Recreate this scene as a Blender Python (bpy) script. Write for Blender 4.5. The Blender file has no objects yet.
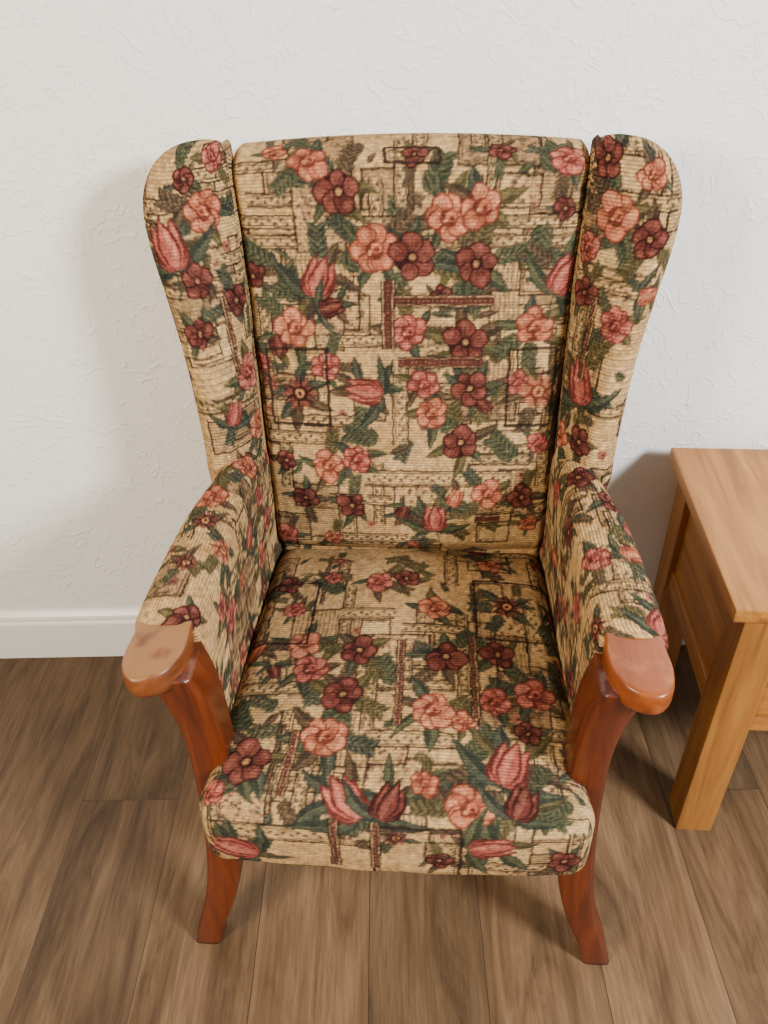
import bpy, bmesh, math, random
import numpy as np
from mathutils import Matrix, Vector
PI = math.pi
scene = bpy.context.scene
rng = np.random.default_rng(11)
random.seed(7)

# ------------------------------------------------------------------ helpers
def lin(c):
    c = np.clip(np.asarray(c, float) / 255.0, 0, 1)
    return np.where(c <= .04045, c / 12.92, ((c + .055) / 1.055) ** 2.4)

def L4(*c):
    return tuple(float(v) for v in lin(c)) + (1.0,)

def new_mat(name):
    m = bpy.data.materials.new(name)
    m.use_nodes = True
    nt = m.node_tree
    return m, nt, nt.nodes['Principled BSDF']

def N(nt, t, **kw):
    n = nt.nodes.new(t)
    for k, v in kw.items():
        setattr(n, k, v)
    return n

def ramp(nt, stops):
    r = N(nt, 'ShaderNodeValToRGB')
    els = r.color_ramp.elements
    while len(els) < len(stops):
        els.new(.5)
    for e, (p, c) in zip(els, stops):
        e.position = p
        e.color = c
    return r

def mathn(nt, op, a, b=None):
    n = N(nt, 'ShaderNodeMath', operation=op)
    for i, v in enumerate((a, b)):
        if v is None:
            continue
        if isinstance(v, (int, float)):
            n.inputs[i].default_value = v
        else:
            nt.links.new(v, n.inputs[i])
    return n.outputs[0]

def mixc(nt, mode, fac, a, b):
    n = N(nt, 'ShaderNodeMix', data_type='RGBA', blend_type=mode)
    if isinstance(fac, (int, float)):
        n.inputs[0].default_value = fac
    else:
        nt.links.new(fac, n.inputs[0])
    for idx, v in ((6, a), (7, b)):
        if isinstance(v, tuple):
            n.inputs[idx].default_value = v
        else:
            nt.links.new(v, n.inputs[idx])
    return n.outputs[2]

def mesh_obj(name, verts, faces, mat, par=None, smooth=True, cols=None, uv=None):
    me = bpy.data.meshes.new(name)
    me.from_pydata([tuple(v) for v in verts] if not isinstance(verts, np.ndarray) else verts.tolist(), [], faces)
    me.update()
    if smooth:
        me.polygons.foreach_set('use_smooth', [True] * len(me.polygons))
    if cols is not None:
        ca = me.color_attributes.new('weave', 'FLOAT_COLOR', 'POINT')
        buf = np.ones((len(verts), 4), dtype=np.float32)
        buf[:, :3] = cols
        ca.data.foreach_set('color', buf.ravel())
    if uv is not None:
        at = me.attributes.new('cloth', 'FLOAT_VECTOR', 'POINT')
        buf = np.zeros((len(verts), 3), dtype=np.float32)
        buf[:, :2] = uv
        at.data.foreach_set('vector', buf.ravel())
    me.materials.append(mat)
    o = bpy.data.objects.new(name, me)
    scene.collection.objects.link(o)
    bm = bmesh.new(); bm.from_mesh(me)
    bmesh.ops.recalc_face_normals(bm, faces=bm.faces)
    bm.to_mesh(me); bm.free()
    if par is not None:
        o.parent = par
    return o

def box(name, lo, hi, mat, par=None, bev=.003, seg=2):
    bm = bmesh.new()
    bmesh.ops.create_cube(bm, size=1)
    lo = Vector(lo); hi = Vector(hi)
    for v in bm.verts:
        v.co = Vector(((v.co.x + .5) * (hi.x - lo.x) + lo.x, (v.co.y + .5) * (hi.y - lo.y) + lo.y, (v.co.z + .5) * (hi.z - lo.z) + lo.z))
    if bev:
        bmesh.ops.bevel(bm, geom=bm.edges[:], offset=bev, segments=seg, affect='EDGES', profile=.6)
    me = bpy.data.meshes.new(name); bm.to_mesh(me); bm.free()
    me.materials.append(mat)
    o = bpy.data.objects.new(name, me)
    scene.collection.objects.link(o)
    if par is not None:
        o.parent = par
    return o

def catmull(P, n, closed=False):
    P = np.asarray(P, float); K = len(P)
    if closed:
        t = np.arange(n) / n * K
    else:
        t = np.linspace(0, K - 1, n)
    i = np.floor(t).astype(int)
    if not closed:
        i = np.minimum(i, K - 2)
    f = (t - i)[:, None]
    def g(j):
        if closed:
            return P[j % K]
        lo = j < 0; hi = j > K - 1
        jj = np.clip(j, 0, K - 1)
        r = P[jj].copy()
        if lo.any(): r[lo] = 2 * P[0] - P[1]
        if hi.any(): r[hi] = 2 * P[-1] - P[-2]
        return r
    a, b, c, d = g(i - 1), g(i), g(i + 1), g(i + 2)
    return .5 * (2 * b + (c - a) * f + (2 * a - 5 * b + 4 * c - d) * f ** 2 + (3 * b - a - 3 * c + d) * f ** 3)

def loft(sections, nu, nv, smooth_v=True):
    S = np.asarray(sections, float)
    M = len(S)
    R = np.array([catmull(s, nu, True) for s in S])
    if smooth_v and M > 2:
        G = catmull(R.reshape(M, -1), nv).reshape(nv, nu, 3)
    else:
        t = np.linspace(0, M - 1, nv); i = np.minimum(t.astype(int), M - 2); f = (t - i)[:, None, None]
        G = R[i] * (1 - f) + R[i + 1] * f
    return G

def grid_faces(nv, nu, caps=True):
    a = np.arange(nv - 1)[:, None] * nu + np.arange(nu)[None, :]
    b = np.arange(nv - 1)[:, None] * nu + (np.arange(nu)[None, :] + 1) % nu
    F = np.stack([a, b, b + nu, a + nu], -1).reshape(-1, 4).tolist()
    if caps:
        F.append(list(range(nu))[::-1])
        F.append([(nv - 1) * nu + k for k in range(nu)])
    return F

# ------------------------------------------------------------------ materials
def mat_wall():
    m, nt, b = new_mat('wall_vinyl_paper')
    b.inputs['Roughness'].default_value = .6
    tc = N(nt, 'ShaderNodeTexCoord')
    def ridge(scale, dist, width, seedoff):
        mp = N(nt, 'ShaderNodeMapping'); mp.inputs['Location'].default_value = seedoff
        nt.links.new(tc.outputs['Object'], mp.inputs[0])
        n = N(nt, 'ShaderNodeTexNoise'); n.inputs['Scale'].default_value = scale
        n.inputs['Detail'].default_value = 1.0; n.inputs['Distortion'].default_value = dist
        nt.links.new(mp.outputs[0], n.inputs['Vector'])
        d = mathn(nt, 'ABSOLUTE', mathn(nt, 'SUBTRACT', n.outputs[0], .5))
        r = ramp(nt, [(0, (1, 1, 1, 1)), (width, (0, 0, 0, 1))]); r.color_ramp.interpolation = 'EASE'
        nt.links.new(d, r.inputs[0])
        k = N(nt, 'ShaderNodeTexNoise'); k.inputs['Scale'].default_value = scale * 1.1
        mp2 = N(nt, 'ShaderNodeMapping'); mp2.inputs['Location'].default_value = (seedoff[0] + 7, 3, 9)
        nt.links.new(tc.outputs['Object'], mp2.inputs[0]); nt.links.new(mp2.outputs[0], k.inputs['Vector'])
        r2 = ramp(nt, [(.47, (0, 0, 0, 1)), (.58, (1, 1, 1, 1))]); nt.links.new(k.outputs[0], r2.inputs[0])
        return mathn(nt, 'MULTIPLY', r.outputs[0], r2.outputs[0])
    h = mathn(nt, 'ADD', ridge(17, .9, .035, (0, 0, 0)), ridge(26, 1.2, .045, (4, 1, 2)))
    fine = N(nt, 'ShaderNodeTexNoise'); fine.inputs['Scale'].default_value = 90
    nt.links.new(tc.outputs['Object'], fine.inputs['Vector'])
    h2 = mathn(nt, 'ADD', h, mathn(nt, 'MULTIPLY', fine.outputs[0], .5))
    bp = N(nt, 'ShaderNodeBump'); bp.inputs['Strength'].default_value = .42; bp.inputs['Distance'].default_value = .0026
    nt.links.new(h2, bp.inputs['Height']); nt.links.new(bp.outputs[0], b.inputs['Normal'])
    b.inputs['Base Color'].default_value = L4(240, 236, 229)
    return m

def mat_floor():
    m, nt, b = new_mat('oak_laminate')
    tc = N(nt, 'ShaderNodeTexCoord')
    sp = N(nt, 'ShaderNodeSeparateXYZ'); nt.links.new(tc.outputs['Object'], sp.inputs[0])
    cb = N(nt, 'ShaderNodeCombineXYZ')
    nt.links.new(mathn(nt, 'ADD', sp.outputs[1], 20.35), cb.inputs[0])
    nt.links.new(mathn(nt, 'ADD', sp.outputs[0], .055 + .183 * 60), cb.inputs[1])
    br = N(nt, 'ShaderNodeTexBrick'); br.offset = .37; br.offset_frequency = 2
    br.inputs['Scale'].default_value = 1; br.inputs['Brick Width'].default_value = 1.25
    br.inputs['Row Height'].default_value = .183; br.inputs['Mortar Size'].default_value = .0009
    br.inputs['Mortar Smooth'].default_value = .3
    br.inputs['Color1'].default_value = (0, 0, 0, 1); br.inputs['Color2'].default_value = (1, 1, 1, 1)
    br.inputs['Mortar'].default_value = (.5, .5, .5, 1)
    nt.links.new(cb.outputs[0], br.inputs['Vector'])
    def grain(sx, sy, detail, dist, rough=.5):
        c = N(nt, 'ShaderNodeCombineXYZ')
        nt.links.new(mathn(nt, 'MULTIPLY', sp.outputs[0], sx), c.inputs[0])
        nt.links.new(mathn(nt, 'MULTIPLY', sp.outputs[1], sy), c.inputs[1])
        nt.links.new(mathn(nt, 'MULTIPLY', br.outputs['Color'], 13.0), c.inputs[2])
        n = N(nt, 'ShaderNodeTexNoise'); n.inputs['Scale'].default_value = 1
        n.inputs['Detail'].default_value = detail; n.inputs['Distortion'].default_value = dist
        n.inputs['Roughness'].default_value = rough
        nt.links.new(c.outputs[0], n.inputs['Vector'])
        return n.outputs[0]
    g1 = grain(16, 2.4, 7, 1.4, .68)
    g2 = grain(190, 9, 4, .5, .6)
    g3 = grain(6, 1.2, 3, .6)
    r1 = ramp(nt, [(.30, L4(76, 55, 36)), (.5, L4(109, 84, 59)), (.70, L4(132, 105, 77))])
    nt.links.new(g1, r1.inputs[0])
    r2 = ramp(nt, [(.36, (.58, .56, .53, 1)), (.58, (1, 1, 1, 1))]); nt.links.new(g2, r2.inputs[0])
    c = mixc(nt, 'MULTIPLY', .6, r1.outputs[0], r2.outputs[0])
    r4 = ramp(nt, [(.35, (.76, .73, .70, 1)), (.6, (1.0, 1.0, 1.0, 1))]); nt.links.new(g3, r4.inputs[0])
    c = mixc(nt, 'MULTIPLY', .6, c, r4.outputs[0])
    r3 = ramp(nt, [(0, (.62, .61, .60, 1)), (1, (1.16, 1.13, 1.1, 1))]); nt.links.new(br.outputs['Color'], r3.inputs[0])
    c = mixc(nt, 'MULTIPLY', .9, c, r3.outputs[0])
    c = mixc(nt, 'MIX', mathn(nt, 'MULTIPLY', br.outputs['Fac'], .8), c, L4(40, 30, 22))
    nt.links.new(c, b.inputs['Base Color'])
    b.inputs['Roughness'].default_value = .48
    b.inputs['Specular IOR Level'].default_value = .3
    bp = N(nt, 'ShaderNodeBump'); bp.inputs['Strength'].default_value = .2; bp.inputs['Distance'].default_value = .001
    nt.links.new(mathn(nt, 'SUBTRACT', g2, mathn(nt, 'MULTIPLY', br.outputs['Fac'], 2.0)), bp.inputs['Height'])
    nt.links.new(bp.outputs[0], b.inputs['Normal'])
    return m

def mat_wood(name, dark, mid, light, rough, axis, coat=.0, worn=None, scale=1.0):
    m, nt, b = new_mat(name)
    tc = N(nt, 'ShaderNodeTexCoord')
    mp = N(nt, 'ShaderNodeMapping')
    s = [38 * scale, 38 * scale, 38 * scale]; s[axis] = 3.0 * scale
    mp.inputs['Scale'].default_value = s
    nt.links.new(tc.outputs['Object'], mp.inputs[0])
    n = N(nt, 'ShaderNodeTexNoise'); n.inputs['Scale'].default_value = 1; n.inputs['Detail'].default_value = 6
    n.inputs['Distortion'].default_value = .8; n.inputs['Roughness'].default_value = .6
    nt.links.new(mp.outputs[0], n.inputs['Vector'])
    r = ramp(nt, [(.3, dark), (.5, mid), (.7, light)]); nt.links.new(n.outputs[0], r.inputs[0])
    col = r.outputs[0]
    if worn:
        k = N(nt, 'ShaderNodeTexNoise'); k.inputs['Scale'].default_value = 22; k.inputs['Detail'].default_value = 5
        nt.links.new(tc.outputs['Object'], k.inputs['Vector'])
        g = N(nt, 'ShaderNodeNewGeometry'); sp = N(nt, 'ShaderNodeSeparateXYZ'); nt.links.new(g.outputs['Normal'], sp.inputs[0])
        up = mathn(nt, 'MULTIPLY', sp.outputs[2], .35)
        w = mathn(nt, 'ADD', k.outputs[0], up)
        rr = ramp(nt, [(worn[0], (0, 0, 0, 1)), (worn[0] + .12, (1, 1, 1, 1))]); nt.links.new(w, rr.inputs[0])
        col = mixc(nt, 'MIX', mathn(nt, 'MULTIPLY', rr.outputs[0], .7), col, worn[1])
    nt.links.new(col, b.inputs['Base Color'])
    b.inputs['Roughness'].default_value = rough
    b.inputs['Coat Weight'].default_value = coat
    b.inputs['Coat Roughness'].default_value = .2
    bp = N(nt, 'ShaderNodeBump'); bp.inputs['Strength'].default_value = .12; bp.inputs['Distance'].default_value = .001
    nt.links.new(n.outputs[0], bp.inputs['Height']); nt.links.new(bp.outputs[0], b.inputs['Normal'])
    return m

def mat_fabric():
    m, nt, b = new_mat('tapestry_fabric')
    at = N(nt, 'ShaderNodeVertexColor'); at.layer_name = 'weave'
    cl = N(nt, 'ShaderNodeAttribute'); cl.attribute_name = 'cloth'
    sp = N(nt, 'ShaderNodeSeparateXYZ'); nt.links.new(cl.outputs['Vector'], sp.inputs[0])
    rib = mathn(nt, 'SINE', mathn(nt, 'MULTIPLY', sp.outputs[1], 2 * PI / .0047))
    n = N(nt, 'ShaderNodeTexNoise'); n.inputs['Scale'].default_value = 420; n.inputs['Detail'].default_value = 2
    nt.links.new(cl.outputs['Vector'], n.inputs['Vector'])
    bp = N(nt, 'ShaderNodeBump'); bp.inputs['Strength'].default_value = .40; bp.inputs['Distance'].default_value = .0010
    nt.links.new(mathn(nt, 'ADD', mathn(nt, 'MULTIPLY', rib, .5), n.outputs[0]), bp.inputs['Height'])
    nt.links.new(bp.outputs[0], b.inputs['Normal'])
    r = ramp(nt, [(.3, (.66, .66, .66, 1)), (.65, (1.12, 1.12, 1.12, 1))]); nt.links.new(n.outputs[0], r.inputs[0])
    nt.links.new(mixc(nt, 'MULTIPLY', .75, at.outputs[0], r.outputs[0]), b.inputs['Base Color'])
    b.inputs['Roughness'].default_value = .92
    b.inputs['Specular IOR Level'].default_value = .08
    return m

M_wall = mat_wall(); M_floor = mat_floor(); M_fab = mat_fabric()
M_cherry = mat_wood('varnished_cherry', L4(58, 20, 5), L4(84, 31, 8), L4(104, 43, 12), .32, 2, coat=.22)
M_knobL = mat_wood('worn_arm_wood', L4(80, 37, 13), L4(106, 54, 21), L4(124, 68, 30), .42, 1, coat=.12, worn=(.70, L4(142, 98, 54)))
M_knobR = mat_wood('varnished_arm_wood', L4(98, 42, 12), L4(128, 60, 19), L4(146, 74, 27), .34, 1, coat=.2, worn=(.88, L4(160, 102, 52)))
M_oakX = mat_wood('oak_along_x', L4(122, 73, 25), L4(156, 100, 39), L4(176, 120, 54), .45, 0, coat=.05)
M_oakY = mat_wood('oak_along_y', L4(128, 77, 27), L4(162, 106, 42), L4(182, 126, 58), .45, 1, coat=.05)
M_oakZ = mat_wood('oak_along_z', L4(118, 71, 25), L4(150, 96, 38), L4(170, 115, 52), .48, 2, coat=.05)
M_white, nt_, b_ = new_mat('white_gloss_paint')
b_.inputs['Base Color'].default_value = L4(240, 238, 234); b_.inputs['Roughness'].default_value = .3

# ------------------------------------------------------------------ fabric painter
RES = 1000.0
TAN = (194, 154, 102); DK = (38, 27, 21); GR = (46, 50, 37); GR2 = (88, 84, 58)
GREENS = [((46, 50, 37), (92, 88, 60)), ((42, 46, 38), (80, 82, 62)), ((62, 55, 34), (110, 94, 58)), ((56, 43, 33), (100, 78, 55))]
COL = {'s': [(184, 104, 74), (208, 140, 104), (96, 46, 33)],
       'p': [(168, 86, 72), (198, 126, 104), (86, 38, 32)],
       'm': [(98, 48, 40), (132, 76, 62), (44, 21, 18)]}

class Canvas:
    def __init__(s, x0, x1, y0, y1):
        s.x0, s.y0 = x0, y0
        s.W = int((x1 - x0) * RES); s.H = int((y1 - y0) * RES)
        s.a = np.zeros((s.H, s.W, 3)) + np.array(TAN, float)
        nz = s.noise(.03) * 18 + s.noise(.008) * 12
        s.a += nz[..., None]
    def noise(s, cell):
        n = rng.random((int(s.H / RES / cell) + 3, int(s.W / RES / cell) + 3)) - .5
        yy = np.arange(s.H) / RES / cell; xx = np.arange(s.W) / RES / cell
        yi = yy.astype(int); xi = xx.astype(int)
        fy = (yy - yi)[:, None]; fx = (xx - xi)[None]
        fy = fy * fy * (3 - 2 * fy); fx = fx * fx * (3 - 2 * fx)
        a = n[yi][:, xi]; b = n[yi][:, xi + 1]; c = n[yi + 1][:, xi]; d = n[yi + 1][:, xi + 1]
        return (a * (1 - fx) + b * fx) * (1 - fy) + (c * (1 - fx) + d * fx) * fy
    def win(s, x, y, r):
        i0 = max(0, int((x - r - s.x0) * RES)); i1 = min(s.W, int((x + r - s.x0) * RES) + 2)
        j0 = max(0, int((y - r - s.y0) * RES)); j1 = min(s.H, int((y + r - s.y0) * RES) + 2)
        if i1 <= i0 or j1 <= j0:
            return None
        X = (np.arange(i0, i1) + .5) / RES + s.x0 - x
        Y = (np.arange(j0, j1) + .5) / RES + s.y0 - y
        X, Y = np.meshgrid(X, Y)
        return (slice(j0, j1), slice(i0, i1)), X, Y
    def put(s, sl, mask, col):
        m = np.clip(mask, 0, 1)[..., None]
        s.a[sl] = s.a[sl] * (1 - m) + np.asarray(col, float) * m
    def disc(s, x, y, r, col, al=1):
        w = s.win(x, y, r * 1.1)
        if w is None: return
        sl, X, Y = w
        s.put(sl, np.clip((r - np.hypot(X, Y)) * RES + .3, 0, 1) * al, col)
    def rect(s, x0, y0, x1, y1, col, al=1.0):
        i0 = max(0, int((min(x0, x1) - s.x0) * RES)); i1 = min(s.W, int((max(x0, x1) - s.x0) * RES) + 1)
        j0 = max(0, int((min(y0, y1) - s.y0) * RES)); j1 = min(s.H, int((max(y0, y1) - s.y0) * RES) + 1)
        if i1 <= i0 or j1 <= j0: return
        s.a[j0:j1, i0:i1] = s.a[j0:j1, i0:i1] * (1 - al) + np.asarray(col, float) * al
    def line(s, x0, y0, x1, y1, w, col, al=.9):
        Lx, Ly = x1 - x0, y1 - y0; L = math.hypot(Lx, Ly) + 1e-9
        ww = s.win((x0 + x1) / 2, (y0 + y1) / 2, L / 2 + w)
        if ww is None: return
        sl, X, Y = ww
        t = np.clip((X * Lx + Y * Ly) / L / L + .5, 0, 1)
        d = np.hypot(X - (t - .5) * Lx, Y - (t - .5) * Ly)
        s.put(sl, np.clip((w / 2 - d) * RES + .6, 0, 1) * al, col)
    def leaf(s, x, y, L, w, ang, curve=0., col=GR, rib=GR2, serr=.07):
        cx = x + math.cos(ang) * L / 2; cy = y + math.sin(ang) * L / 2
        ww = s.win(cx, cy, L * .75 + w)
        if ww is None: return
        sl, X, Y = ww
        X = X + cx - x; Y = Y + cy - y
        c, sn = math.cos(ang), math.sin(ang)
        l = (X * c + Y * sn) / L; n = -X * sn + Y * c
        lc = np.clip(l, 0, 1)
        n = n - curve * L * lc * lc
        wd = w * np.sin(PI * lc ** .75) * (1 + serr * np.sin(l * 40))
        inside = (l > 0) & (l < 1)
        s.put(sl, np.where(inside, np.clip((wd - np.abs(n)) * RES + .4, 0, 1), 0) * .95, col)
        s.put(sl, np.where(inside, np.clip((wd * .42 - np.abs(n - wd * .35)) * RES, 0, 1), 0) * .6, rib)
        s.put(sl, np.where(inside & (l < .85), np.clip((.0006 - np.abs(n)) * RES + .4, 0, 1), 0) * .6, (136, 118, 80))
    def rose(s, x, y, r, k, a0=None):
        base, hi, lo = [np.array(v, float) for v in COL[k]]
        a0 = rng.random() * 6 if a0 is None else a0
        n = 5 if k == 'm' else int(rng.integers(5, 8))
        s.disc(x, y, r * .8, lo)
        for i in range(n):
            a = a0 + i * 2 * PI / n + rng.normal() * .18
            rr = rng.uniform(.46, .66) * r; q = rng.uniform(.32, .46) * r
            px, py = x + math.cos(a) * rr, y + math.sin(a) * rr
            mixv = rng.uniform(-.35, .55)
            b2 = base * (1 - mixv) + hi * mixv if mixv > 0 else base * (1 + mixv) - lo * mixv
            s.disc(px, py, q + .0022, lo)
            s.disc(px, py, q, b2)
            s.disc(px + math.cos(a + .2) * q * .35, py + math.sin(a + .2) * q * .35, q * .5, hi, .7)
            for da in (-.28, 0, .28):
                s.line(x, y, x + math.cos(a + da) * rr * 1.15, y + math.sin(a + da) * rr * 1.15, .001, lo, .7)
        if k == 'm':
            s.disc(x, y, r * .27, lo); s.disc(x, y, r * .15, (160, 114, 72))
        else:
            s.disc(x, y, r * .4, lo); s.disc(x + .1 * r, y + .08 * r, r * .24, base); s.disc(x + .12 * r, y, r * .12, lo); s.disc(x - .16 * r, y - .1 * r, r * .1, hi)
    def daisy(s, x, y, r, k):
        base, hi, lo = COL[k]
        for i in range(12):
            a = i * PI / 6
            s.leaf(x, y, r, r * .2, a, 0, lo if i % 2 else base, hi, 0)
        s.disc(x, y, r * .4, lo); s.disc(x, y, r * .27, (180, 124, 78)); s.disc(x, y, r * .12, lo)
    def tulip(s, x, y, r, ang, k):
        base, hi, lo = COL[k]
        bx, by = x - math.cos(ang) * r * .9, y - math.sin(ang) * r * .9
        g = GREENS[rng.integers(2)]
        s.leaf(bx, by, r * 2.4, r * .36, ang + 1.5, -.45, *g); s.leaf(bx, by, r * 2.0, r * .32, ang - 1.7, .4, *g)
        s.line(bx, by, bx - math.cos(ang + .3) * r * 1.2, by - math.sin(ang + .3) * r * 1.2, .002, g[0], .9)
        for d, cv, sc in ((.66, -.28, 1.5), (-.66, .28, 1.5), (.34, -.1, 1.9), (-.34, .1, 1.9), (0, 0, 2.0)):
            s.leaf(bx, by, r * sc, r * .44, ang + d, cv, lo, lo, 0)
            s.leaf(bx, by, r * sc * .94, r * .32, ang + d, cv, base, hi, 0)
    def sprig(s, x, y, L, ang, col=GR, n=4, w=.35, rib=GR2):
        x1, y1 = x + math.cos(ang) * L, y + math.sin(ang) * L
        s.line(x, y, x1, y1, .0012, col, .8)
        for i in range(n):
            t = (i + .6) / n
            px, py = x + (x1 - x) * t, y + (y1 - y) * t
            for sg in (-1, 1):
                s.leaf(px, py, L * w, L * w * .26, ang + sg * .9, 0, col, rib, 0)
    def bar(s, x0, y0, x1, y1):
        x0, x1 = min(x0, x1), max(x0, x1); y0, y1 = min(y0, y1), max(y0, y1)
        s.rect(x0, y0, x1, y1, DK, .95)
        e = .0020
        if x1 - x0 > y1 - y0:
            s.rect(x0, y0 + e, x1, y1 - e, (166, 134, 92)); s.rect(x0, y0 + 1.8 * e, x1, y1 - 1.8 * e, (78, 42, 34))
            for q in np.arange(x0, x1, .007):
                s.disc(q, (y0 + y1) / 2, .0014, (140, 104, 74))
        else:
            s.rect(x0 + e, y0, x1 - e, y1, (166, 134, 92)); s.rect(x0 + 1.8 * e, y0, x1 - 1.8 * e, y1, (78, 42, 34))
            for q in np.arange(y0, y1, .007):
                s.disc((x0 + x1) / 2, q, .0014, (140, 104, 74))
    def band(s, x0, y0, x1, y1, al=1.0):
        xa, xb = min(x0, x1), max(x0, x1); ya, yb = min(y0, y1), max(y0, y1)
        s.rect(xa, ya, xb, yb, (200, 162, 108), .85 * al)
        if xb - xa > yb - ya:
            for y in (ya, yb): s.line(xa, y, xb, y, .0024, DK, .95)
            for y in (ya + .004, yb - .004): s.line(xa, y, xb, y, .0012, DK, .8)
            ym = (ya + yb) / 2
            for i, q in enumerate(np.arange(xa + .004, xb, .009)):
                s.leaf(q, ym, .0085, .0022, .7 * (1 if i % 2 else -1), 0, (58, 43, 32), GR2, 0)
                s.disc(q + .002, ym + (.003 if i % 2 else -.003), .0014, (98, 52, 42))
        else:
            for x in (xa, xb): s.line(x, ya, x, yb, .0024, DK, .95)
            for x in (xa + .004, xb - .004): s.line(x, ya, x, yb, .0012, DK, .8)
            xm = (xa + xb) / 2
            for i, q in enumerate(np.arange(ya + .004, yb, .009)):
                s.leaf(xm, q, .0085, .0022, PI / 2 + .7 * (1 if i % 2 else -1), 0, (58, 43, 32), GR2, 0)
                s.disc(xm + (.003 if i % 2 else -.003), q, .0014, (98, 52, 42))
    def frame(s, x0, y0, x1, y1):
        for a in ((x0, y0, x1, y0), (x1, y0, x1, y1), (x1, y1, x0, y1), (x0, y1, x0, y0)):
            s.line(*a, .0040, DK, .95)
        x0, x1 = min(x0, x1), max(x0, x1); y0, y1 = min(y0, y1), max(y0, y1); e = .006
        for a in ((x0 + e, y0 + e, x1 - e, y0 + e), (x1 - e, y0 + e, x1 - e, y1 - e), (x1 - e, y1 - e, x0 + e, y1 - e), (x0 + e, y1 - e, x0 + e, y0 + e)):
            s.line(*a, .0014, (84, 60, 42), .9)
    def patch(s, x0, y0, x1, y1, st):
        if st == 0:
            s.rect(x0, y0, x1, y1, (172, 136, 90), .7)
            for y in np.arange(y0, y1, .0047): s.line(x0, y, x1, y, .0016, (92, 70, 48), .7)
        elif st == 1:
            s.rect(x0, y0, x1, y1, TAN, .8)
            for y in np.arange(y0 + .008, y1 - .004, .015):
                for x in np.arange(x0 + .008, x1 - .004, .015):
                    s.sprig(x + rng.normal() * .002, y, .012, rng.random() * 6, (70, 56, 38), 2, .5)
        elif st == 2:
            s.rect(x0, y0, x1, y1, TAN, .7)
            for _ in range(int((x1 - x0) * (y1 - y0) * 12000)):
                x, y = rng.uniform(x0, x1), rng.uniform(y0, y1)
                s.disc(x, y, rng.uniform(.0015, .0034), [(116, 68, 60), (72, 50, 40), (138, 86, 68), (70, 68, 46), (96, 66, 66)][rng.integers(5)], .9)
        elif st == 3:
            s.rect(x0, y0, x1, y1, TAN, .7)
            for x in np.arange(x0, x1, .007): s.line(x, y0, x, y1, .0018, (86, 64, 44), .75)
        elif st == 4:
            s.rect(x0, y0, x1, y1, (144, 110, 76), .7)
            for _ in range(int((x1 - x0) * (y1 - y0) * 5000)):
                s.sprig(rng.uniform(x0, x1), rng.uniform(y0, y1), .011, rng.random() * 6, (66, 48, 36), 2, .5)
        elif st == 5:
            s.rect(x0, y0, x1, y1, (206, 168, 114), .9)
        for a in ((x0, y0, x1, y0), (x0, y0, x0, y1), (x1, y0, x1, y1), (x0, y1, x1, y1)):
            s.line(*a, .0026, DK, .92)
        e = .0048
        if rng.random() < .6:
            for a in ((x0 + e, y0 + e, x1 - e, y0 + e), (x0 + e, y0 + e, x0 + e, y1 - e)):
                s.line(*a, .0013, DK, .8)
    def background(s, dens=1.0):
        Wm, Hm = s.W / RES, s.H / RES
        for _ in range(int(Wm * Hm * 190 * dens)):
            w, h = rng.uniform(.04, .11), rng.uniform(.03, .09)
            x, y = s.x0 + rng.uniform(-.02, Wm), s.y0 + rng.uniform(-.02, Hm)
            s.patch(x, y, x + w, y + h, [0, 1, 1, 2, 2, 3, 4, 5, 5][rng.integers(9)])
        for _ in range(int(Wm * Hm * 200 * dens)):
            x, y = s.x0 + rng.uniform(0, Wm), s.y0 + rng.uniform(0, Hm)
            k = rng.random()
            g = GREENS[rng.integers(4)]
            if k < .42:
                s.sprig(x, y, rng.uniform(.022, .045), rng.random() * 6.3, g[0], 5, .4, g[1])
            elif k < .75:
                s.leaf(x, y, rng.uniform(.02, .042), rng.uniform(.004, .007), rng.random() * 6.3, rng.uniform(-.5, .5), g[0], g[1])
            else:
                c = [(140, 84, 66), (108, 66, 58), (160, 98, 74)][rng.integers(3)]
                for q in range(5):
                    s.disc(x + math.cos(q * 1.26) * .0045, y + math.sin(q * 1.26) * .0045, .0036, c)
                s.disc(x, y, .0022, DK)
        for _ in range(int(Wm * Hm * 75 * dens)):
            x, y = s.x0 + rng.uniform(0, Wm), s.y0 + rng.uniform(0, Hm)
            if rng.random() < .55: s.band(x, y, x + rng.uniform(.07, .16), y + .018)
            else: s.band(x, y, x + .018, y + rng.uniform(.07, .16))
    def cluster(s, x, y, r, k, leaves=6):
        a0 = rng.random() * 6
        for i in range(leaves):
            a = a0 + i * 2 * PI / leaves + rng.normal() * .3
            g = GREENS[rng.integers(4)]
            if rng.random() < .25:
                s.sprig(x + math.cos(a) * r * .7, y + math.sin(a) * r * .7, r * 1.4, a, g[0], 5, .42, g[1])
            else:
                s.leaf(x + math.cos(a) * r * .4, y + math.sin(a) * r * .4, r * rng.uniform(1.25, 1.85), r * rng.uniform(.24, .38), a, rng.uniform(-.45, .45), *g)
    def garden(s, items, scale=1.0, fill=0):
        pts = [(it[1], it[2]) for it in items]
        Wm, Hm = s.W / RES, s.H / RES
        extra = []
        for _ in range(fill * 25):
            if len(extra) >= fill: break
            p = (s.x0 + rng.uniform(0, Wm), s.y0 + rng.uniform(0, Hm))
            if all(math.hypot(p[0] - q[0], p[1] - q[1]) > .038 for q in pts):
                pts.append(p)
                extra.append(('rrtd'[rng.integers(4)], p[0], p[1], rng.uniform(.012, .017), 'spmm'[rng.integers(4)], rng.random() * 6))
        items = extra + list(items)
        for it in items:
            s.cluster(it[1], it[2], it[3] * scale, it[4], 6 if it[3] > .023 else 4)
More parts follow.
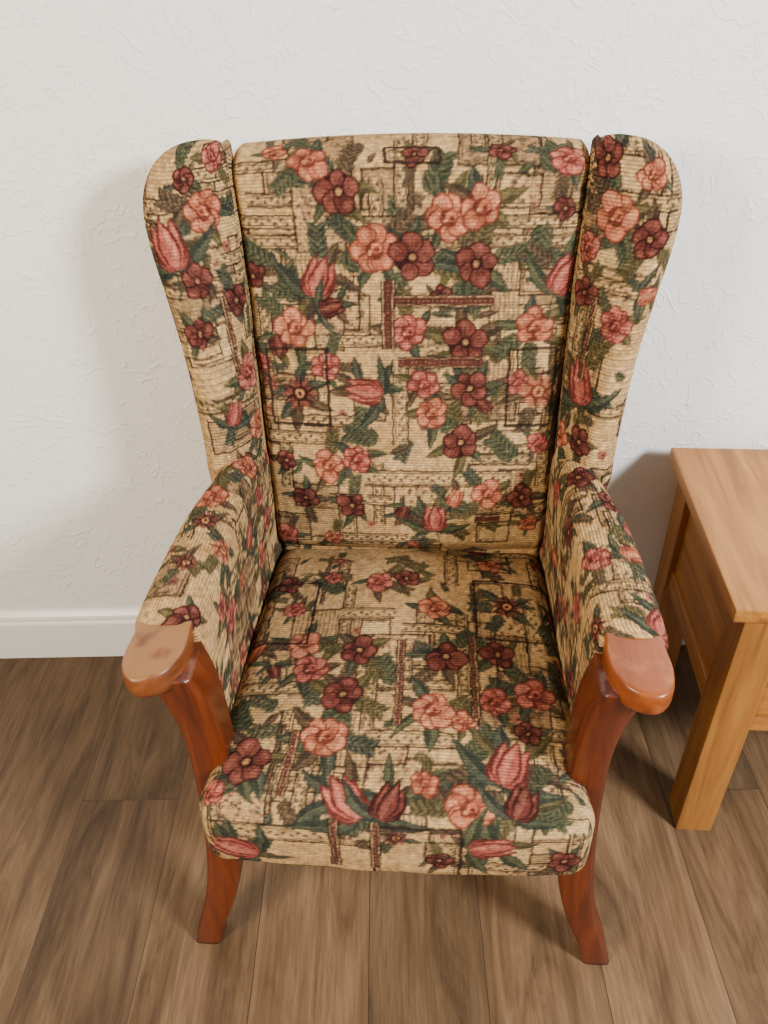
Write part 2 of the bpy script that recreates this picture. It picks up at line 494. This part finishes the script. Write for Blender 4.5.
        for it in items:
            k, x, y, r, c = it[:5]
            r = r * scale
            if k == 'r': s.rose(x, y, r, c)
            elif k == 'd': s.daisy(x, y, r, c)
            elif k == 't': s.tulip(x, y, r, it[5], c)
    def scatter(s, n, r=.022):
        pts = []
        Wm, Hm = s.W / RES, s.H / RES
        tries = 0
        while len(pts) < n and tries < 4000:
            tries += 1
            p = (s.x0 + rng.uniform(0, Wm), s.y0 + rng.uniform(0, Hm))
            if all(math.hypot(p[0] - q[0], p[1] - q[1]) > r * 2.1 for q in pts): pts.append(p)
        items = []
        for p in pts:
            k = 'rrrtd'[rng.integers(5)]
            items.append((k, p[0], p[1], r * rng.uniform(.75, 1.1), 'spmm'[rng.integers(4)], rng.random() * 6))
        s.garden(items, 1)
    def finish(s):
        dx = s.noise(.012) * 2.6 + s.noise(.004) * 1.8
        dy = s.noise(.012) * 2.6 + s.noise(.004) * 1.8
        jj, ii = np.meshgrid(np.arange(s.H), np.arange(s.W), indexing='ij')
        s.a = s.a[np.clip((jj + dy).round().astype(int), 0, s.H - 1), np.clip((ii + dx).round().astype(int), 0, s.W - 1)]
        s.a *= 1 + (s.noise(.006) * .30 + s.noise(.003) * .28)[..., None]
        rows = (np.arange(s.H) / RES)
        rib = .5 + .5 * np.sin(rows * 2 * PI / .0047)
        lum = s.a.mean(-1, keepdims=True) / 255
        s.a *= (1 - .44 * lum * (1 - rib[:, None, None]))
        s.a *= 1 + (rng.random((s.H, s.W, 1)) - .5) * .30
        return s
    def sample(s, U, V, wrap=True):
        x = (U - s.x0) * RES - .5; y = (V - s.y0) * RES - .5
        def mir(v, n):
            v = np.mod(v, 2 * (n - 1)); return np.where(v > n - 1, 2 * (n - 1) - v, v)
        x = mir(x, s.W); y = mir(y, s.H)
        i = np.minimum(x.astype(int), s.W - 2); j = np.minimum(y.astype(int), s.H - 2)
        fx = (x - i)[..., None]; fy = (y - j)[..., None]
        A = s.a
        c = (A[j, i] * (1 - fx) + A[j, i + 1] * fx) * (1 - fy) + (A[j + 1, i] * (1 - fx) + A[j + 1, i + 1] * fx) * fy
        return lin(c)

def B(px, py):
    g = (552 - py) / 414.0
    tau = 1.327 * g / (1 + .327 * g)
    return (px - (414 - 5 * g)) / (134 + 45 * g) * .24, tau * .655
def S(px, py):
    if py <= 813:
        g = (py - 552) / 262.0
        tau = 1.519 * g / (1 + .519 * g); t = tau * .515
    else:
        g = 1.0; t = .515 + (py - 813) / 57 * .13
    return (px - (414 - 19 * g)) / (134 + 61 * g) * .245, -t
def conv(fn, items, k):
    out = []
    for it in items:
        x, y = fn(it[1], it[2])
        out.append((it[0], x, y, it[3] * k, it[4]) + tuple(it[5:]))
    return out

cb = Canvas(-.30, .30, -.06, .80)
cb.background(.8)
for a in ((235, 208, 580, 221), (235, 228, 585, 241), (232, 150, 300, 163), (370, 466, 515, 480), (345, 490, 360, 530), (240, 430, 330, 442),
          (470, 170, 482, 215), (398, 355, 412, 440), (330, 330, 372, 342), (520, 300, 575, 312), (246, 290, 258, 380)):
    cb.band(*B(a[0], a[3]), *B(a[2], a[1]))
cb.patch(*B(300, 245), *B(345, 168), 2); cb.patch(*B(495, 200), *B(540, 168), 2)
for a in ((290, 175, .5), (520, 455, 2.4), (300, 300, 1.8), (545, 170, 1.4), (440, 295, 0), (385, 435, 3), (545, 215, 4.5), (430, 190, 1.2), (455, 275, 5.5), (345, 262, .6), (280, 262, 2.6)):
    x, y = B(a[0], a[1]); cb.sprig(x, y, .055, a[2], GR, 6, .42)
items = [('r', 310, 153, 15, 's'), ('r', 341, 184, 17, 'm'), ('r', 450, 210, 18, 's'), ('r', 482, 200, 17, 's'), ('r', 377, 243, 19, 's'),
         ('r', 415, 250, 19, 'm'), ('r', 478, 258, 18, 'm'), ('t', 322, 272, 19, 'p', 1.2), ('r', 297, 324, 17, 's'), ('t', 335, 302, 12, 'm', .3),
         ('r', 411, 327, 16, 'p'), ('r', 468, 338, 19, 'm'), ('r', 535, 322, 17, 's'), ('t', 565, 270, 18, 'p', 1.1), ('r', 565, 148, 14, 'p'),
         ('d', 303, 392, 18, 'm'), ('r', 330, 362, 13, 'p'), ('t', 368, 388, 18, 'p', 3.0), ('r', 427, 380, 14, 'p'), ('r', 473, 384, 16, 'm'),
         ('r', 435, 410, 15, 's'), ('r', 465, 438, 17, 'm'), ('r', 520, 378, 11, 'p'), ('d', 540, 388, 18, 's'), ('r', 333, 463, 15, 's'),
         ('r', 362, 455, 14, 'p'), ('r', 310, 495, 13, 'm'), ('r', 357, 500, 14, 'm'), ('r', 492, 488, 15, 's'), ('t', 440, 513, 17, 'p', 1.6),
         ('r', 525, 492, 13, 'm'), ('r', 500, 140, 10, 'm'), ('r', 415, 148, 10, 'm'), ('r', 290, 535, 11, 'p'), ('r', 255, 270, 11, 'm'), ('r', 262, 360, 10, 'p'), ('r', 290, 460, 10, 'm'), ('r', 540, 440, 10, 'p')]
cb.garden(conv(B, items, .00152), 1.18, 22)
cb.frame(*B(277, 422), *B(329, 345)); cb.frame(*B(508, 422), *B(558, 345)); cb.frame(*B(386, 158), *B(440, 136))
for a in ((388, 289, 495, 301), (386, 275, 397, 345), (402, 352, 486, 363), (480, 508, 505, 517)):
    cb.bar(*B(a[0], a[3]), *B(a[2], a[1]))
cb.finish()

cs = Canvas(-.42, .42, -.72, .06)
cs.background(.8)
for a in ((325, 560, 338, 610), (450, 556, 462, 590), (240, 688, 330, 700), (275, 730, 290, 800), (530, 600, 542, 650), (220, 825, 330, 838),
          (370, 735, 460, 750), (535, 740, 550, 790), (500, 725, 580, 737), (345, 615, 400, 625)):
    x0, y0 = S(a[0], a[3]); x1, y1 = S(a[2], a[1]); cs.band(x0, y0, x1, y1)
for a in ((560, 690, 1.5), (260, 600, .4), (350, 600, 2.5), (545, 620, 5), (430, 780, 0), (250, 740, 2), (560, 790, 4), (300, 760, .5), (400, 690, 2), (470, 760, 1)):
    x, y = S(a[0], a[1]); cs.sprig(x, y, .055, a[2], GR, 6, .42)
items = [('r', 385, 588, 17, 'p'), ('r', 412, 583, 15, 'm'), ('r', 440, 612, 17, 's'), ('r', 495, 567, 15, 's'), ('d', 510, 608, 18, 'm'), ('r', 310, 650, 18, 's'),
         ('r', 316, 676, 19, 'p'), ('r', 365, 655, 19, 'm'), ('r', 450, 661, 20, 'm'), ('r', 348, 701, 20, 'm'), ('r', 500, 656, 17, 'm'), ('r', 533, 694, 19, 'p'),
         ('r', 495, 702, 15, 'p'), ('r', 435, 713, 20, 's'), ('r', 330, 741, 21, 's'), ('r', 253, 770, 22, 'm'), ('t', 508, 762, 24, 'p', 1.2), ('t', 350, 802, 24, 'p', 2.2),
         ('t', 392, 802, 20, 'm', 1.2), ('r', 468, 806, 20, 's'), ('t', 517, 800, 18, 'm', 1.2), ('t', 237, 850, 22, 'p', 2.8), ('t', 490, 837, 20, 'p', .2), ('r', 215, 800, 14, 'p'),
         ('r', 295, 590, 13, 'm'), ('r', 575, 760, 14, 'm'), ('r', 545, 560, 10, 'p'), ('r', 560, 850, 15, 'm'), ('t', 260, 655, 14, 's', 1), ('r', 300, 615, 12, 'p')]
cs.garden(conv(S, items, .00128), 1.2, 25)
cs.frame(*S(255, 650), *S(325, 590)); cs.frame(*S(480, 640), *S(560, 585)); cs.frame(*S(376, 868), *S(460, 822))
for a in ((400, 645, 408, 730), (472, 640, 480, 718), (292, 735, 298, 800), (335, 820, 342, 860), (375, 820, 381, 860)):
    x0, y0 = S(a[0], a[3]); x1, y1 = S(a[2], a[1]); xm = (x0 + x1) / 2; cs.bar(xm - .006, y0, xm + .006, y1)
cs.finish()

def wingcanvas(fl):
    c = Canvas(-.08, .30, -.06, .80)
    c.background(.8)
    for t0 in (.12, .30, .47, .58):
        c.band(-.02, t0, .14, t0 + .018)
    c.garden(fl, 1.18, 10)
    c.bar(.045, .34, .056, .46)
    return c.finish()
cwL = wingcanvas([('r', .055, .575, .025, 's', 0), ('t', .115, .54, .03, 'p', 1.4), ('r', .085, .49, .02, 'm'), ('r', .03, .34, .024, 'p'), ('r', .10, .42, .018, 'm'),
                  ('r', .02, .25, .022, 's'), ('t', .06, .20, .02, 'm', 1), ('r', .03, .45, .02, 'm'), ('r', .03, .64, .016, 'p'), ('r', .08, .62, .014, 'm'), ('t', .07, .29, .018, 'p', 2)])
cwR = wingcanvas([('r', .03, .635, .024, 'm'), ('r', .055, .565, .027, 's'), ('r', .11, .545, .022, 'm'), ('t', .05, .335, .03, 'p', 1.9), ('r', .09, .43, .02, 'p'),
                  ('r', .02, .24, .022, 's'), ('r', .03, .46, .018, 'm'), ('r', .02, .52, .018, 'p'), ('r', .07, .25, .018, 'm'), ('r', .10, .62, .016, 's'), ('t', .06, .19, .018, 'p', 1)])
ca = Canvas(0, .55, 0, .60); ca.background(.9); ca.scatter(46, .025); ca.finish()
ca2 = Canvas(0, .55, 0, .60); ca2.background(.9); ca2.scatter(46, .025); ca2.finish()
cg = ca

# ------------------------------------------------------------------ room
WY = 1.292
floor = box('floor', (-2.2, -1.6, -.05), (2.4, WY + .1, 0), M_floor, bev=0)
wall = box('wall_back', (-2.2, WY, 0), (2.4, WY + .1, 2.5), M_wall, bev=0)
prof = [(0, 0), (-.018, 0), (-.018, .100), (-.0165, .104), (-.013, .107), (-.013, .111), (-.0145, .114), (-.0125, .121), (-.008, .127), (-.005, .130), (0, .132)]
vs = []
for x in (-2.2, 2.4):
    for (y, z) in prof: vs.append((x, WY + y, z))
n = len(prof)
fs = [[i, (i + 1) % n, (i + 1) % n + n, i + n] for i in range(n)] + [list(range(n))[::-1], [n + i for i in range(n)]]
bb = mesh_obj('baseboard_back', vs, fs, M_white, smooth=False)

# ------------------------------------------------------------------ armchair
chair = bpy.data.objects.new('wingback_armchair', None)
scene.collection.objects.link(chair)
chair.location = (-.007, .618, 0)
chair.rotation_euler = (0, 0, -.067)

def roundbox(hx, hy, hz, r, step, warp, uvf):
    nx, ny, nz = [max(4, int(2 * h / step)) for h in (hx, hy, hz)]
    xs = np.linspace(-hx, hx, nx + 1); ys = np.linspace(-hy, hy, ny + 1); zs = np.linspace(-hz, hz, nz + 1)
    idx = -np.ones((nx + 1, ny + 1, nz + 1), dtype=int)
    shell = np.zeros_like(idx, dtype=bool)
    shell[0] = shell[-1] = True; shell[:, 0] = shell[:, -1] = True; shell[:, :, 0] = shell[:, :, -1] = True
    ii = np.argwhere(shell)
    idx[shell] = np.arange(len(ii))
    C = np.stack([xs[ii[:, 0]], ys[ii[:, 1]], zs[ii[:, 2]]], -1)
    F = []
    def q(a):
        F.append(np.stack([a[:-1, :-1], a[1:, :-1], a[1:, 1:], a[:-1, 1:]], -1).reshape(-1, 4))
    q(idx[0]); q(idx[-1]); q(idx[:, 0]); q(idx[:, -1]); q(idx[:, :, 0]); q(idx[:, :, -1])
    F = np.concatenate(F).tolist()
    H = np.array([hx, hy, hz]); R = np.minimum(r, H * .98)
    inner = np.clip(C, -(H - R), H - R)
    d = (C - inner) / R
    l = np.linalg.norm(d, axis=1, keepdims=True)
    dn = np.where(l > 1e-9, d / np.maximum(l, 1e-9), 0)
    mx = np.abs(d).max(axis=1, keepdims=True)
    P = inner + dn * R * mx
    uv = uvf(C)
    return warp(P), F, uv

# seat
hx, hy, hz = .247, .275, .072
def seat_uv(C):
    x, y, z = C.T
    u = x.copy(); v = (y + hy) - .515
    front = y <= -hy + 1e-6
    v = np.where(front, -.515 - (hz - z), v)
    side = (np.abs(x) >= hx - 1e-6) & ~front
    u = np.where(side, np.sign(x) * (hx + (hz - z)), u)
    bot = (z <= -hz + 1e-6)
    v = np.where(bot, -.65 - (y + hy), v)
    return np.stack([u, v], -1)
def seat_warp(P):
    x, y, z = P.T.copy()
    fx = np.clip(1 - (x / hx) ** 2, 0, 1); fy = np.clip(1 - (y / hy) ** 2, 0, 1)
    top = np.clip(z / hz, 0, 1)
    z = z + top * (.019 * np.sqrt(fx) * np.sqrt(fy) - .005)
    t = (y + hy) / (2 * hy)
    z = z - top * .012 * np.clip((t - .80) / .14, 0, 1) ** 2
    w = .253 * (1 - t) + .233 * t + .008 * np.exp(-(t / .07) ** 2)
    x = x / hx * w
    fr = np.clip((-y / hy - .5) * 2, 0, 1)
    y = y - .008 * fx * fr
    y = y - fr * .006 * (1 - (z / hz) ** 2)
    z = z - fr * np.clip(-z / hz, 0, 1) * (.005 + .005 * np.sin(x * 13 + .7) * .5)
    z = z + .0012 * np.sin(x * 60 + 1) * fr + top * .002 * np.sin(x * 23 + y * 31)
    return np.stack([x, y + .236, z + .370], -1)
P, F, uv = roundbox(hx, hy, hz, np.array([.034, .036, .034]), .002, seat_warp, seat_uv)
mesh_obj('seat', P, F, M_fab, chair, cols=cs.sample(uv[:, 0], uv[:, 1]), uv=uv)

# inside back
bx, by, bz = .243, .040, .355
def back_uv(C):
    x, y, z = C.T
    u = x.copy(); v = z + bz - .055
    top = (z >= bz - 1e-6)
    v = np.where(top, 2 * bz - .055 + (y + by), v)
    return np.stack([u, v], -1)
def back_y(z):
    return .476 + (z - .437) * .124
def back_warp(P):
    x, y, z = P.T.copy()
    fx = np.clip(1 - (x / bx) ** 2, 0, 1); t = (z + bz) / (2 * bz)
    z2 = (z + bz) * .984 + .382
    w = np.interp(z2, [.38, .5, .9, 1.1], [.236, .238, .246, .256])
    fr = np.where(y < 0, 1, 0)
    y = y - fr * .012 * np.sqrt(fx) * np.sin(PI * np.clip(t, 0, 1)) ** .6
    z2 = z2 + np.clip((z2 - 1.0) / .09, 0, 1) * (.013 * fx - .002)
    y = y - fr * .014 * np.exp(-((z2 - .55) / .08) ** 2) * np.sqrt(fx)
    y = y + fr * .020 * np.clip((.462 - z2) / .03, 0, 1) ** 1.5
    y = y + fr * .0015 * np.sin(z2 * 55 + x * 9)
    return np.stack([x / bx * w, y + by + back_y(z2) + .004, z2], -1)
P, F, uv = roundbox(bx, by, bz, np.array([.018, .036, .036]), .002, back_warp, back_uv)
mesh_obj('inside_back', P, F, M_fab, chair, cols=cb.sample(uv[:, 0], uv[:, 1]), uv=uv)

# wings
O = [(.270, .405, .560), (.290, .408, .620), (.292, .413, .670), (.297, .422, .720), (.308, .435, .81), (.327, .450, .895), (.347, .466, .976), (.354, .485, 1.030),
     (.339, .502, 1.070), (.313, .522, 1.091), (.286, .545, 1.096), (.266, .556, 1.094)]
Iz = [.50, .60, .66, .72, .81, .885, .95, .99, 1.02, 1.043, 1.064, 1.080]
def wing(side, canvas, name):
    secs = []
    for o, iz in zip(O, Iz):
        o = np.array(o)
        yb = back_y(iz)
        ix = float(np.interp(iz, [.5, .9, 1.08], [.238, .243, .253]))
        i = np.array([ix, yb - .000, iz])
        bk = np.array([ix + .012, yb + .075, iz])
        v = o - i; L = np.linalg.norm(v); v = v / L
        nrm = np.cross(v, (0, 0, 1)); nrm = nrm / np.linalg.norm(nrm)
        if nrm[1] > 0: nrm = -nrm
        th = min(.036, .3 * L + .012)
        bulge = nrm * min(.012, L * .12)
        back = -nrm * th
        ctrl = [i, i + v * L * .12 + bulge * .8, i + v * L * .40 + bulge * 1.2, i + v * L * .75 + bulge, o - v * .010 + bulge * .45,
                o + back * .35, o - v * .008 + back * .95, i * .4 + o * .6 + back * 1.15, bk * .75 + (o + back) * .25, bk, i + (bk - i) * .5 + np.array([-.006, 0, 0])]
        secs.append(ctrl)
    secs = np.array(secs)
    nu, nv = 210, 330
    G = loft(secs, nu, nv)
    d = np.linalg.norm(np.diff(np.concatenate([G, G[:, :1]], 1), axis=1), axis=2)
    s = np.concatenate([np.zeros((nv, 1)), np.cumsum(d, 1)[:, :-1]], 1)
    t = G[..., 2] - .437
    uv = np.stack([s.ravel(), t.ravel()], -1)
    G = G.copy(); G[..., 0] *= side
    mesh_obj(name, G.reshape(-1, 3), grid_faces(nv, nu), M_fab, chair, cols=canvas.sample(uv[:, 0], uv[:, 1]), uv=uv)
wing(-1, cwL, 'wing_left'); wing(1, cwR, 'wing_right')

# arms
def arm(side, canvas, name):
    secs = []
    for y, xi, xo, zt in ((.074, .250, .322, .634), (.078, .247, .328, .643), (.10, .246, .331, .648), (.18, .245, .329, .650), (.29, .244, .322, .652), (.38, .242, .305, .655), (.47, .240, .288, .650), (.54, .240, .280, .64)):
        k = 0 if y > .076 else .004
        m = (xi + xo) / 2
        ctrl = [(xi - .006 + k, .36), (xi - .005 + k, .46), (xi - .006 + k, .55), (xi - .004 + k, zt - .035), (xi + .004, zt - .010), (m - .006, zt + .001), (m + .012, zt),
                (xo - .010, zt - .008), (xo, zt - .030), (xo - .012, zt - .062), (xo - .035, zt - .085), (xo - .045, .50), (xo - .047, .42), (xo - .047, .34), ((xi + xo) / 2 - .02, .335)]
        secs.append([(a, y, b) for a, b in ctrl])
    nu, nv = 330, 230
    G = loft(secs, nu, nv)
    d = np.linalg.norm(np.diff(np.concatenate([G, G[:, :1]], 1), axis=1), axis=2)
    s = np.concatenate([np.zeros((nv, 1)), np.cumsum(d, 1)[:, :-1]], 1)
    uv = np.stack([G[..., 1].ravel(), s.ravel() + .02], -1)
    G = G.copy(); G[..., 0] *= side
    mesh_obj(name, G.reshape(-1, 3), grid_faces(nv, nu), M_fab, chair, cols=canvas.sample(uv[:, 0], uv[:, 1]), uv=uv)
arm(-1, ca, 'arm_left'); arm(1, ca2, 'arm_right')

def simple_fab(name, lo, hi, r=.012):
    c = [(a + b) / 2 for a, b in zip(lo, hi)]; h = [(b - a) / 2 for a, b in zip(lo, hi)]
    def w(P): return P + np.array(c)
    def uvf(C): return np.stack([C[:, 0] + C[:, 1] + .3, C[:, 2] + .3], -1)
    P, F, uv = roundbox(*h, np.array([r] * 3), .004, w, uvf)
    return mesh_obj(name, P, F, M_fab, chair, cols=cg.sample(uv[:, 0], uv[:, 1]), uv=uv)
simple_fab('rear_rail', (-.245, .52, .30), (.245, .585, .44))
simple_fab('side_rail_left', (-.262, .07, .30), (-.235, .52, .40))
simple_fab('side_rail_right', (.235, .07, .30), (.262, .52, .40))

# wooden legs
def leg(name, st, side, mat, nv=60):
    secs = []
    for z, x, y, w, d in st:
        s = []
        for k in range(16):
            a = 2 * PI * k / 16
            ca_, sa_ = math.cos(a), math.sin(a)
            e = .38
            s.append((x + math.copysign(abs(ca_) ** e, ca_) * w / 2, y + math.copysign(abs(sa_) ** e, sa_) * d / 2, z))
        secs.append(s)
    G = loft(secs, 64, nv)
    G = G.copy(); G[..., 0] *= side
    return mesh_obj(name, G.reshape(-1, 3), grid_faces(nv, 64), mat, chair)
front = [(0.0, .311, .013, .044, .042), (.05, .299, .015, .043, .044), (.12, .276, .023, .048, .050), (.20, .260, .033, .052, .056), (.30, .251, .042, .054, .058),
         (.42, .248, .047, .052, .058), (.50, .250, .048, .052, .060), (.57, .258, .045, .058, .066), (.612, .272, .045, .062, .076)]
leg('front_leg_left', front, -1, M_cherry); leg('front_leg_right', front, 1, M_cherry)
rear = [(0.0, .235, .600, .036, .038), (.10, .228, .578, .040, .042), (.20, .222, .560, .042, .046), (.28, .220, .552, .042, .046), (.34, .220, .552, .042, .046)]
leg('rear_leg_left', rear, -1, M_cherry); leg('rear_leg_right', rear, 1, M_cherry)

def knob(name, side, mat):
    ol = [(.256, .098), (.250, .070), (.249, .048), (.253, .025), (.264, .004), (.282, -.008), (.302, -.010), (.317, .004), (.323, .030), (.321, .060), (.316, .098), (.286, .104)]
    c = np.array([.285, .045])
    secs = []
    for z, k in ((.6005, .80), (.602, .90), (.607, .97), (.614, 1.0), (.626, 1.0), (.633, .98), (.6365, .93), (.6378, .80)):
        secs.append([((px - c[0]) * k + c[0], (py - c[1]) * k + c[1], z - (.05 - py) * .05) for px, py in ol])
    G = loft(secs, 72, 30); G = G.copy(); G[..., 0] *= side
    return mesh_obj(name, G.reshape(-1, 3), grid_faces(30, 72), mat, chair)
knob('arm_knob_left', -1, M_knobL); knob('arm_knob_right', 1, M_knobR)

# ------------------------------------------------------------------ oak side table
tab = bpy.data.objects.new('oak_side_table', None); scene.collection.objects.link(tab)
tab.location = (.510, 1.246, 0); tab.rotation_euler = (0, 0, -.080)
TW, TD, TH = .56, .432, .545
ZB = .285
box('table_top', (0, -TD, TH - .024), (TW, 0, TH), M_oakY, tab, .003)
lw = .062; i0 = .020
for nm, x, y in (('leg_1', i0, -TD + i0 - .014), ('leg_2', TW - i0 - lw, -TD + i0 - .014), ('leg_3', i0, -i0 - lw), ('leg_4', TW - i0 - lw, -i0 - lw)):
    box(nm, (x, y, 0), (x + lw, y + lw, TH - .0245), M_oakZ, tab, .002)
for nm, x in (('side_left', i0 + .012), ('side_right', TW - i0 - .012 - .018)):
    box(nm + '_panel', (x, -TD + i0 + lw - .018, ZB + .01), (x + .018, -i0 - lw + .002, TH - .0245), M_oakY, tab, 0)
    xr = x - .006
    box(nm + '_bottom_rail', (xr, -TD + i0 + lw - .018, ZB - .01), (xr + .028, -i0 - lw + .002, ZB + .03), M_oakY, tab, .002)
fy = -TD + i0 - .008
box('back_panel', (i0 + lw - .002, -i0 - .03, ZB), (TW - i0 - lw + .002, -i0 - .015, TH - .0245), M_oakX, tab, 0)
box('front_top_rail', (i0 + lw - .002, fy + .002, TH - .045), (TW - i0 - lw + .002, fy + .03, TH - .0245), M_oakX, tab, .001)
box('front_bottom_rail', (i0 + lw - .002, fy - .002, ZB - .008), (TW - i0 - lw + .002, fy + .03, ZB + .022), M_oakX, tab, .002)
box('drawer_front', (i0 + lw + .0015, fy + .004, ZB + .025), (TW - i0 - lw - .0015, fy + .03, TH - .048), M_oakX, tab, .001)
box('base_board', (i0 + lw - .002, fy + .02, ZB - .002), (TW - i0 - lw + .002, -i0 - .02, ZB + .01), M_oakX, tab, 0)
kb = bpy.data.meshes.new('kn'); bm = bmesh.new()
bmesh.ops.create_uvsphere(bm, u_segments=20, v_segments=12, radius=.013)
bm.to_mesh(kb); bm.free(); kb.materials.append(M_oakX)
o = bpy.data.objects.new('drawer_knob', kb); scene.collection.objects.link(o)
o.location = (TW / 2, fy - .006, .40); o.parent = tab

# ------------------------------------------------------------------ lights
w = bpy.data.worlds.new('room_ambient'); scene.world = w; w.use_nodes = True
bg = w.node_tree.nodes['Background']; bg.inputs[0].default_value = (1.0, .965, .915, 1); bg.inputs[1].default_value = .42
def area(name, loc, target, sx, sy, e, col):
    l = bpy.data.lights.new(name, 'AREA'); l.shape = 'RECTANGLE'; l.size = sx; l.size_y = sy; l.energy = e; l.color = col
    o = bpy.data.objects.new(name, l); scene.collection.objects.link(o); o.location = loc
    d = Vector(target) - Vector(loc); o.rotation_euler = d.to_track_quat('-Z', 'Y').to_euler()
area('window_light_right', (1.75, -.7, 2.0), (0, .9, .7), .5, .5, 150, (.93, .965, 1.0))
area('window_light_left', (-1.7, -.9, 1.8), (0, .9, .7), .6, .6, 90, (1.0, .87, .68))

# ------------------------------------------------------------------ camera
f, th, Hc, roll, yaw = 799.16, .635, 1.33, -.031, .015
fh = Vector((-math.sin(yaw), math.cos(yaw), 0)); R = Vector((math.cos(yaw), math.sin(yaw), 0))
Fw = fh * math.cos(th) + Vector((0, 0, -math.sin(th))); U = fh * math.sin(th) + Vector((0, 0, math.cos(th)))
R2 = R * math.cos(roll) + U * math.sin(roll); U2 = U * math.cos(roll) - R * math.sin(roll)
cam = bpy.data.cameras.new('camera'); co = bpy.data.objects.new('camera', cam); scene.collection.objects.link(co)
co.matrix_world = Matrix(((R2.x, U2.x, -Fw.x, 0), (R2.y, U2.y, -Fw.y, 0), (R2.z, U2.z, -Fw.z, Hc), (0, 0, 0, 1)))
cam.sensor_width = 36; cam.lens = f / 1024 * 36; cam.clip_start = .02
scene.camera = co
